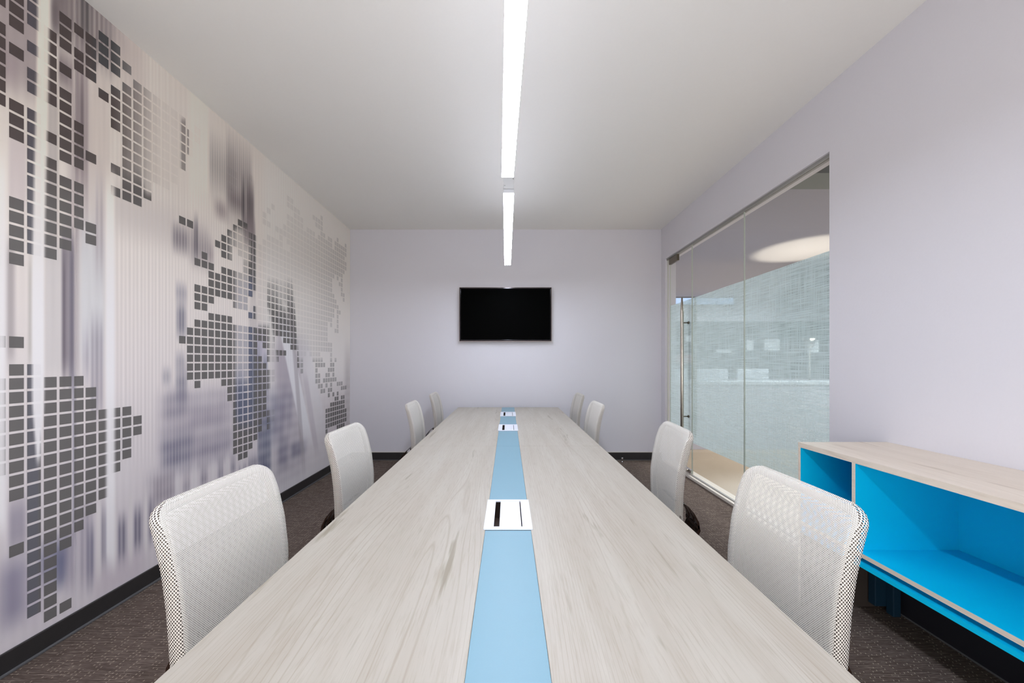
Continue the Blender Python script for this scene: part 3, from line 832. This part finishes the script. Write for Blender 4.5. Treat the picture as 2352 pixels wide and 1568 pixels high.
for a, b in BOXES:
    y0, y1 = yof(a), yof(b); hw = .0835
    bm = bmesh.new(); L0, L1 = -hw, hw; f = .0165
    # mitred frame of four bars, 4 mm proud
    for (q) in (((L0, y0), (L1, y0), (L1 - .034, y0 + f), (L0 + .034, y0 + f)), ((L1, y0), (L1, y1), (L1 - .034, y1 - f), (L1 - .034, y0 + f)),
                ((L1, y1), (L0, y1), (L0 + .034, y1 - f), (L1 - .034, y1 - f)), ((L0, y1), (L0, y0), (L0 + .034, y0 + f), (L0 + .034, y1 - f))):
        cx_ = sum(p[0] for p in q) / 4; cy_ = sum(p[1] for p in q) / 4
        q = [(p[0] + (cx_ - p[0]) * .004, p[1] + (cy_ - p[1]) * .004) for p in q]
        lo_ = [bm.verts.new((p[0], p[1], TZ + .0004)) for p in q]; hi_ = [bm.verts.new((p[0], p[1], TZ + .005)) for p in q]
        bm.faces.new(hi_); bm.faces.new(lo_[::-1])
        for k in range(4): bm.faces.new((lo_[k], lo_[(k + 1) % 4], hi_[(k + 1) % 4], hi_[k]))
    pb = obj('power_box', bm, M['white_plastic'], tb)
    boxobj('lid', (L0 + .0535, L1 - .0375, y0 + f + .001, y1 - f - .001, TZ - .002, TZ + .0046), M['white_plastic'], pb, .0008)
    bm = bmesh.new()          # well below the lid
    box(bm, L0 + .004, L1 - .004, y0 + .004, y1 - .004, TZ - .07, TZ - .066)
    box(bm, L0 + .004, L0 + .007, y0 + .004, y1 - .004, TZ - .07, TZ - .001); box(bm, L1 - .007, L1 - .004, y0 + .004, y1 - .004, TZ - .07, TZ - .001)
    box(bm, L0 + .004, L1 - .004, y0 + .004, y0 + .007, TZ - .07, TZ - .001); box(bm, L0 + .004, L1 - .004, y1 - .007, y1 - .004, TZ - .07, TZ - .001)
    obj('cable_well', bm, M['dark_gap'], pb)
    bm = bmesh.new(); bmesh.ops.create_icosphere(bm, subdivisions=1, radius=.002, matrix=Matrix.Translation((L0 + .045, y1 - .05, TZ - .05))); obj('screw', bm, M['chrome'], pb)
for y in (TY0 + .25, TYS - .03, TY1 - .25):
    boxobj('leg_panel', (-.24, .24, y - .015, y + .015, .0, TZ - .03), M['table_wood'], tb, .001)
boxobj('modesty_beam', (-.05, .05, TY0 + .265, TYS - .045, .55, .63), M['grey_track'], tb)
boxobj('modesty_beam', (-.05, .05, TYS - .015, TY1 - .265, .55, .63), M['grey_track'], tb)

# ================================================================== CHAIRS
OX = .62      # local x = outward distance from the table centre, seat centre at OX
zB = [.40, .50, .592, .672, .763, .84, .89, .925, .940]
xB = [.893, .886, .884, .890, .902, .919, .932, .942, .944]
zF = [.40, .50, .57, .622, .737, .837, .89, .925, .940]
xF = [.846, .842, .842, .844, .857, .880, .899, .920, .932]
def back_mesh(parent):
    bm = bmesh.new(); uvl = bm.loops.layers.uv.new('UVMap')
    NW, NS = 22, 4
    zs = list(np.linspace(.40, .87, 24)) + [.885, .90, .912, .922, .930, .936, .940]
    hwmax, cr = .232, .048
    rings = []
    for z in zs:
        hw = hwmax * (0.93 + .07 * sstep(np.array(z), .40, .62))
        dz = z - (.941 - cr)
        if dz > 0: hw -= .066 * (1 - math.sqrt(max(0, 1 - (dz / cr) ** 2)))
        xb_ = float(np.interp(z, zB, xB)); xf = float(np.interp(z, zF, xF))
        conc = .016 * (1 - float(sstep(np.array(z), .86, .935)))       # front panel hollow, rear panel follows
        ring = []
        for k in range(NW + 1):               # front, y from -hw to hw
            s_ = -1 + 2 * k / NW
            hol = conc * (1 - abs(s_) ** 2.4)
            ring.append((xf + hol, s_ * hw, 0, s_ * hw))
        for k in range(1, NS + 1):
            f_ = k / NS; ring.append((xf + (xb_ - xf) * f_, hw + .004 * math.sin(math.pi * f_), 1, f_ * (xb_ - xf)))
        for k in range(1, NW + 1):
            s_ = 1 - 2 * k / NW; hol = .012 * (1 - abs(s_) ** 2.4) * (1 if z < .9 else .3)
            ring.append((xb_ + hol, s_ * hw, 2, s_ * hw))
        for k in range(1, NS):
            f_ = k / NS; ring.append((xb_ + (xf - xb_) * f_, -hw - .004 * math.sin(math.pi * f_), 3, f_ * (xb_ - xf)))
        rings.append([(bm.verts.new((-(p[0] - OX), p[1], z)), p[2], p[3]) for p in ring])
    n = len(rings[0])
    for i in range(len(zs) - 1):
        for k in range(n):
            A, B = rings[i][k], rings[i][(k + 1) % n]; C, D = rings[i + 1][(k + 1) % n], rings[i + 1][k]
            f = bm.faces.new((A[0], B[0], C[0], D[0])); f.smooth = True
            side = (NW <= k < NW + NS) or k >= 2 * NW + NS
            f.material_index = 1 if side else (2 if NW + NS <= k < 2 * NW + NS else 0)
            for lp_, vv in zip(f.loops, (A, B, C, D)):
                zz = zs[i] if vv in (A, B) else zs[i + 1]
                if side:
                    uu = abs(vv[0].co.x)
                else: uu = vv[0].co.y
                lp_[uvl].uv = (uu, zz)
    f = bm.faces.new([v[0] for v in rings[-1]])
    for lp_ in f.loops: lp_[uvl].uv = (lp_.vert.co.y, 0.94 + lp_.vert.co.x)
    return obj('mesh_back', bm, [M['knit'], M['knit_side'], M['knit_shaded']], parent)
def frame_mesh(parent):
    bm = bmesh.new(); pts = []
    mid = lambda z: -((float(np.interp(z, zB, xB)) * .6 + float(np.interp(z, zF, xF)) * .4) - OX)
    for z in np.linspace(.43, .88, 14): pts.append((mid(z), -.216, z))
    for a in np.linspace(0, math.pi / 2, 5)[1:]: pts.append((mid(.885 + .036 * math.sin(a)), -.216 + .036 * (1 - math.cos(a)), .885 + .036 * math.sin(a)))
    pts += [(mid(.921), y, .921) for y in (-.1, 0, .1)]
    for a in np.linspace(math.pi / 2, 0, 5)[:-1]: pts.append((mid(.885 + .036 * math.sin(a)), .216 - .036 * (1 - math.cos(a)), .885 + .036 * math.sin(a)))
    for z in np.linspace(.88, .43, 14): pts.append((mid(z), .216, z))
    tube(bm, pts, .0105, 8, closed=True)
    return obj('back_frame', bm, M['chair_frame'], parent, True)
def make_chair():
    t = empty('task_chair', (0, 0, 0))
    back_mesh(t); frame_mesh(t)
    # dark spine: slotted curved bracket from the back down to the mechanism
    bm = bmesh.new()
    path = [(.884, .525), (.93, .512), (.966, .492), (1.0, .452), (1.024, .405), (1.032, .355), (1.012, .308), (.95, .280), (.86, .276), (.78, .290), (.70, .31)]
    for y0, y1 in ((-.085, -.05), (-.022, .022), (.05, .085)):
        for (a, b) in zip(path, path[1:]):
            vs_ = []
            for (px_, pz_) in (a, b):
                for yy in (y0, y1):
                    for off in (0, .016): vs_.append(bm.verts.new((-(px_ - OX) - 0 + off * .8, yy, pz_ + off * .6)))
            for f_ in ((0, 2, 6, 4), (1, 5, 7, 3), (0, 1, 3, 2), (4, 6, 7, 5), (0, 4, 5, 1), (2, 3, 7, 6)): bm.faces.new([vs_[i] for i in f_])
    for (px_, pz_) in ((.925, .508), (1.026, .375), (.93, .278)):
        box(bm, -(px_ - OX), -(px_ - OX) + .014, -.085, .085, pz_ - .008, pz_ + .012)
    bmesh.ops.remove_doubles(bm, verts=bm.verts, dist=.0003)
    obj('back_support', bm, M['chair_plastic'], t)
    # seat with rounded waterfall edge
    bm = bmesh.new(); n = 40; prev = None
    for (k, z) in ((.86, .400), (.97, .408), (1.0, .428), (.985, .452), (.93, .464), (.6, .468), (.25, .466)):
        ring = []
        for j in range(n):
            a = 2 * math.pi * j / n; e = .36
            cx_ = math.copysign(abs(math.cos(a)) ** e, math.cos(a)); sy_ = math.copysign(abs(math.sin(a)) ** e, math.sin(a))
            x_ = .23 * cx_ * k; drop = .02 * max(0, (x_ - .12) / .11) ** 2
            ring.append(bm.verts.new((x_ + .02, .235 * sy_ * k * (1 - .06 * (1 - cx_) / 2), z - drop)))
        if prev:
            for j in range(n): bm.faces.new((prev[j], prev[(j + 1) % n], ring[(j + 1) % n], ring[j]))
        else: bm.faces.new(ring[::-1])
        prev = ring
    bm.faces.new(prev)
    obj('seat', bm, M['seat_fabric'], t, True)
    boxobj('seat_pan', (-.17, .19, -.18, .18, .385, .402), M['chair_black'], t, .006)
    boxobj('tilt_mechanism', (-.12, .12, -.07, .07, .30, .386), M['chair_black'], t, .012)
    bm = bmesh.new(); lathe(bm, [(.026, .07), (.026, .20), (.017, .205), (.017, .31)]); obj('gas_column', bm, M['chair_black'], t, True)
    for k in range(5):
        a = 2 * math.pi * k / 5 + .3; c_, s_ = math.cos(a), math.sin(a)
        bm = bmesh.new()
        tube(bm, [(.015 * c_, .015 * s_, .105), (.12 * c_, .12 * s_, .10), (.24 * c_, .24 * s_, .082), (.295 * c_, .295 * s_, .072)], [.028, .022, .018, .014], 10)
        leg = obj('base_leg', bm, M['chair_black'], t, True)
        bm = bmesh.new(); px_, py_ = .285 * c_, .285 * s_
        for sd in (-.014, .014):
            ox_, oy_ = -s_ * sd, c_ * sd
            tube(bm, [(px_ + ox_ - s_ * .007, py_ + oy_ + c_ * .007, .026), (px_ + ox_ + s_ * .007, py_ + oy_ - c_ * .007, .026)], .0255, 16)
        tube(bm, [(px_, py_, .026), (px_, py_, .068)], .008, 8)
        obj('caster', bm, M['chair_black'], leg, True)
    return t
def copy_tree(o, parent=None):
    c = o.copy(); COL.objects.link(c); c.parent = parent
    for ch in o.children: copy_tree(ch, c)
    return c
proto = make_chair()
# (side, px of the near top corner, px drop, yaw correction, label)
CH = [('L', 345, 1183, 0, 'white mesh chair nearest the camera on the left, beside the mural'),
      ('L', 745, 1008, 0, 'white mesh chair second from the camera on the left side'),
      ('L', 929, 934.5, 2, 'white mesh chair third from the camera on the left side'),
      ('L', 985.5, 910, 1, 'smallest looking white mesh chair, farthest on the left side by the back wall'),
      ('R', 1993, 1188, 0, 'white mesh chair nearest the camera on the right, in front of the blue cabinet'),
      ('R', 1596, 1001, -5, 'white mesh chair second on the right, in front of the glass door handle'),
      ('R', 1389, 936, 0, 'white mesh chair third from the camera on the right side'),
      ('R', 1342.5, 912, 0, 'smallest looking white mesh chair, farthest on the right side by the back wall')]
ZTOP = .918
for n_, (side, px, py, yaw, lab) in enumerate(CH):
    c = proto if n_ == 0 else copy_tree(proto)
    s_ = (py - CY) / (H - ZTOP); Yn = FPX / s_; Xo = abs(px - CX) / s_      # near top corner of the back
    yc = Yn + .222; dx = Xo - .940
    sg = -1 if side == 'L' else 1
    c.location = (sg * (OX + dx), yc, 0)
    c.rotation_euler = (0, 0, (0 if side == 'L' else math.pi) + math.radians(yaw))
    tag(c, lab, 'chair', 'white mesh chairs around the conference table')

# ================================================================== SCREEN ON THE BACK WALL
TVD = YB - .07; s = FPX / TVD
tx0, tx1 = (1055.5 - CX) / s, (1266.5 - CX) / s; tz1, tz0 = H + (CY - 660) / s, H + (CY - 783) / s
tv = empty('television', ((tx0 + tx1) / 2, YB, (tz0 + tz1) / 2), 'wide black flat television with thin glossy frame on the back wall', 'television')
hw, hh = (tx1 - tx0) / 2, (tz1 - tz0) / 2; yd = TVD - YB
boxobj('housing', (-hw + .02, hw - .02, yd + .012, yd + .045, -hh + .02, hh - .02), M['tv_frame'], tv, .004)
boxobj('wall_bracket', (-.3, .3, yd + .045, -.001, -.2, .2), M['dark_metal'], tv)
bm = bmesh.new(); e = .016
box(bm, -hw, hw, yd, yd + .03, hh - e, hh); box(bm, -hw, hw, yd, yd + .03, -hh, -hh + e * 1.15)
box(bm, -hw, -hw + e, yd, yd + .03, -hh + e * 1.15, hh - e); box(bm, hw - e, hw, yd, yd + .03, -hh + e * 1.15, hh - e)
obj('bezel', bm, M['tv_frame'], tv, bevel=.002)
bm = bmesh.new(); q = .003
box(bm, -hw - q, hw + q, yd + .006, yd + .03, hh, hh + q); box(bm, -hw - q, hw + q, yd + .006, yd + .03, -hh - q, -hh)
box(bm, -hw - q, -hw, yd + .006, yd + .03, -hh, hh); box(bm, hw, hw + q, yd + .006, yd + .03, -hh, hh)
obj('edge_trim', bm, M['tv_trim'], tv)
boxobj('screen', (-hw + e, hw - e, yd + .008, yd + .012, -hh + e * 1.15, hh - e), M['tv_screen'], tv)

# ================================================================== PENDANT LAMPS
LH = 1.12; LZ = H + LH
def lamp(y0, xc0, y1, xc1, wd, lab):
    L = math.hypot(y1 - y0, xc1 - xc0)
    t = empty('linear_lamp', ((xc0 + xc1) / 2, (y0 + y1) / 2, LZ), lab, 'lamp', 'linear lamps over the table', rz=-math.atan2(xc1 - xc0, y1 - y0))
    bm = bmesh.new(); h = wd / 2
    box(bm, -h, -h + .0015, -L / 2, L / 2, .0005, .06); box(bm, h - .0015, h, -L / 2, L / 2, .0005, .06)
    box(bm, -h, h, -L / 2, -L / 2 + .002, .0005, .06); box(bm, -h, h, L / 2 - .002, L / 2, .0005, .06)
    box(bm, -h, h, -L / 2, L / 2, .026, .034)
    obj('housing', bm, M['white_body'], t)
    boxobj('diffuser', (-h + .0002, h - .0002, -L / 2 + .0002, L / 2 - .0002, 0, .002), M['diffuser'], t)
    boxobj('upper_diffuser', (-h + .003, h - .003, -L / 2 + .003, L / 2 - .003, .050, .052), M['uplight'], t)
    for y in (-L / 2 + .12, L / 2 - .12):
        bm = bmesh.new(); tube(bm, [(0, y, .034), (0, y, ZC + .012 - LZ)], .0008, 6); obj('suspension_wire', bm, M['chrome'], t)
    return t
yl = lambda py: FPX * LH / (CY - py)
d2n, d2f = CY - 443.5, CY - 608.5
l2 = lamp(yl(443.5), (1168.3 - CX) / d2n * LH, yl(608.5), (1165.8 - CX) / d2f * LH, .0710, 'shorter looking far strip lamp hanging over the end of the table by the television')
l1 = lamp(.43, .044, yl(407), (1165.9 - CX) / (CY - 407) * LH, .0715, 'near white strip lamp that runs out of the top of the photo')
l0 = lamp(-1.6, .05, .25, .045, .0715, 'white strip lamp added unseen behind the camera as fill')  # extra lamp added to fill the room with light
bm = bmesh.new(); L2 = (yl(608.5) - yl(443.5)) / 2
box(bm, -.034, .034, -L2 - .205, -L2 - .003, .028, .034)
jp = obj('joint_plate', bm, M['plate_white'], l2)
bm = bmesh.new()
for p_ in ((-.026, -L2 - .05), (.028, -L2 - .14)): lathe(bm, [(.003, 0), (.003, .002)], (p_[0], p_[1], .0262), 8)
obj('plate_screw', bm, M['dark_metal'], jp)

# ================================================================== BLUE CABINET
CZ1 = H - .2758 * 1.58; CX0 = 1.58; CY1 = FPX / (666 / 1.58)
cab = empty('low_cabinet', (CX0, 1.0, 0), 'low open cabinet of pale wood with bright blue compartments along the right wall', 'cabinet')
inv = lambda o: o
def panel(name, x0, x1, y0, y1, z0, z1, front='x', mats=('blue', 'cab_wood'), which=(5,)):
    bm = bmesh.new(); fs = box(bm, x0 - CX0, x1 - CX0, y0 - 1, y1 - 1, z0, z1)
    for i in which: fs[i].material_index = 1
    return obj(name, bm, [M[mats[0]], M[mats[1]]], cab)
CYN = -.6; XW = XR - .001; t_ = .018
panel('top_panel', CX0, XW, CYN, CY1, CZ1 - .026, CZ1, mats=('blue', 'cab_wood'), which=(1, 2, 3, 4, 5))
ZS1 = H - .855; ZS0 = ZS1 - .019
panel('side_foot', CX0, XW, CY1 - t_, CY1, 0, H - .919, mats=('shaded_board', 'cab_wood'), which=(4, 5))  # lower side panel, its inner face painted as if in shade
panel('side_panel', CX0, XW, CY1 - t_, CY1, H - .919, CZ1 - .026, mats=('blue', 'cab_wood'), which=(4, 5))
panel('side_panel', CX0, XW, CYN, CYN + t_, 0, CZ1 - .026, mats=('blue', 'cab_wood'), which=(2, 5))
YDV = FPX / ((1960.5 - CX) / CX0)
for y in (YDV, .90, .15):
    panel('divider', CX0, XW - .014, y - t_ / 2, y + t_ / 2, ZS1, CZ1 - .026)
panel('shelf', CX0, XW - .014, CYN + t_, CY1 - t_, ZS0, ZS1)
panel('back_panel', XW - .014, XW, CYN + t_, CY1 - t_, ZS1 - .02, CZ1 - .026, which=())
panel('lower_rail', CX0, XW - .014, CYN + t_, CY1 - t_, H - .919, H - .901, which=())
panel('rail_web', CX0 + .06, CX0 + .075, CYN + t_, CY1 - t_, H - .901, ZS0, which=())
panel('shade_sheet', XW - .016, XW - .002, CYN + t_, CY1 - t_, .0, H - .919, mats=('shade_back', 'shade_back'), which=())  # dark sheet added where only shade falls on the wall
LX = (2002 - CX) / (FPX / 2.0)
bm = bmesh.new()
box(bm, LX - CX0, LX + .09 - CX0, 1.98 - 1, 2.02 - 1, .03, H - .919); box(bm, LX + .055 - CX0, LX + .095 - CX0, 1.94 - 1, 1.98 - 1, .0, H - .919)
obj('leg', bm, M['dark_blue'], cab, bevel=.004)

# ================================================================== SMALL THINGS
bm = bmesh.new(); lathe(bm, [(.011, 0), (.011, .012), (.008, .016), (.008, .040), (.014, .042), (.014, .060), (.012, .064)], seg=20)
ds = obj('door_stop', bm, M['chrome'], None, True, loc=((1429 - CX) / (FPX / 4.93), 4.93, 0))
tag(ds, 'small chrome door stop standing on the carpet by the back skirting', 'door stop')
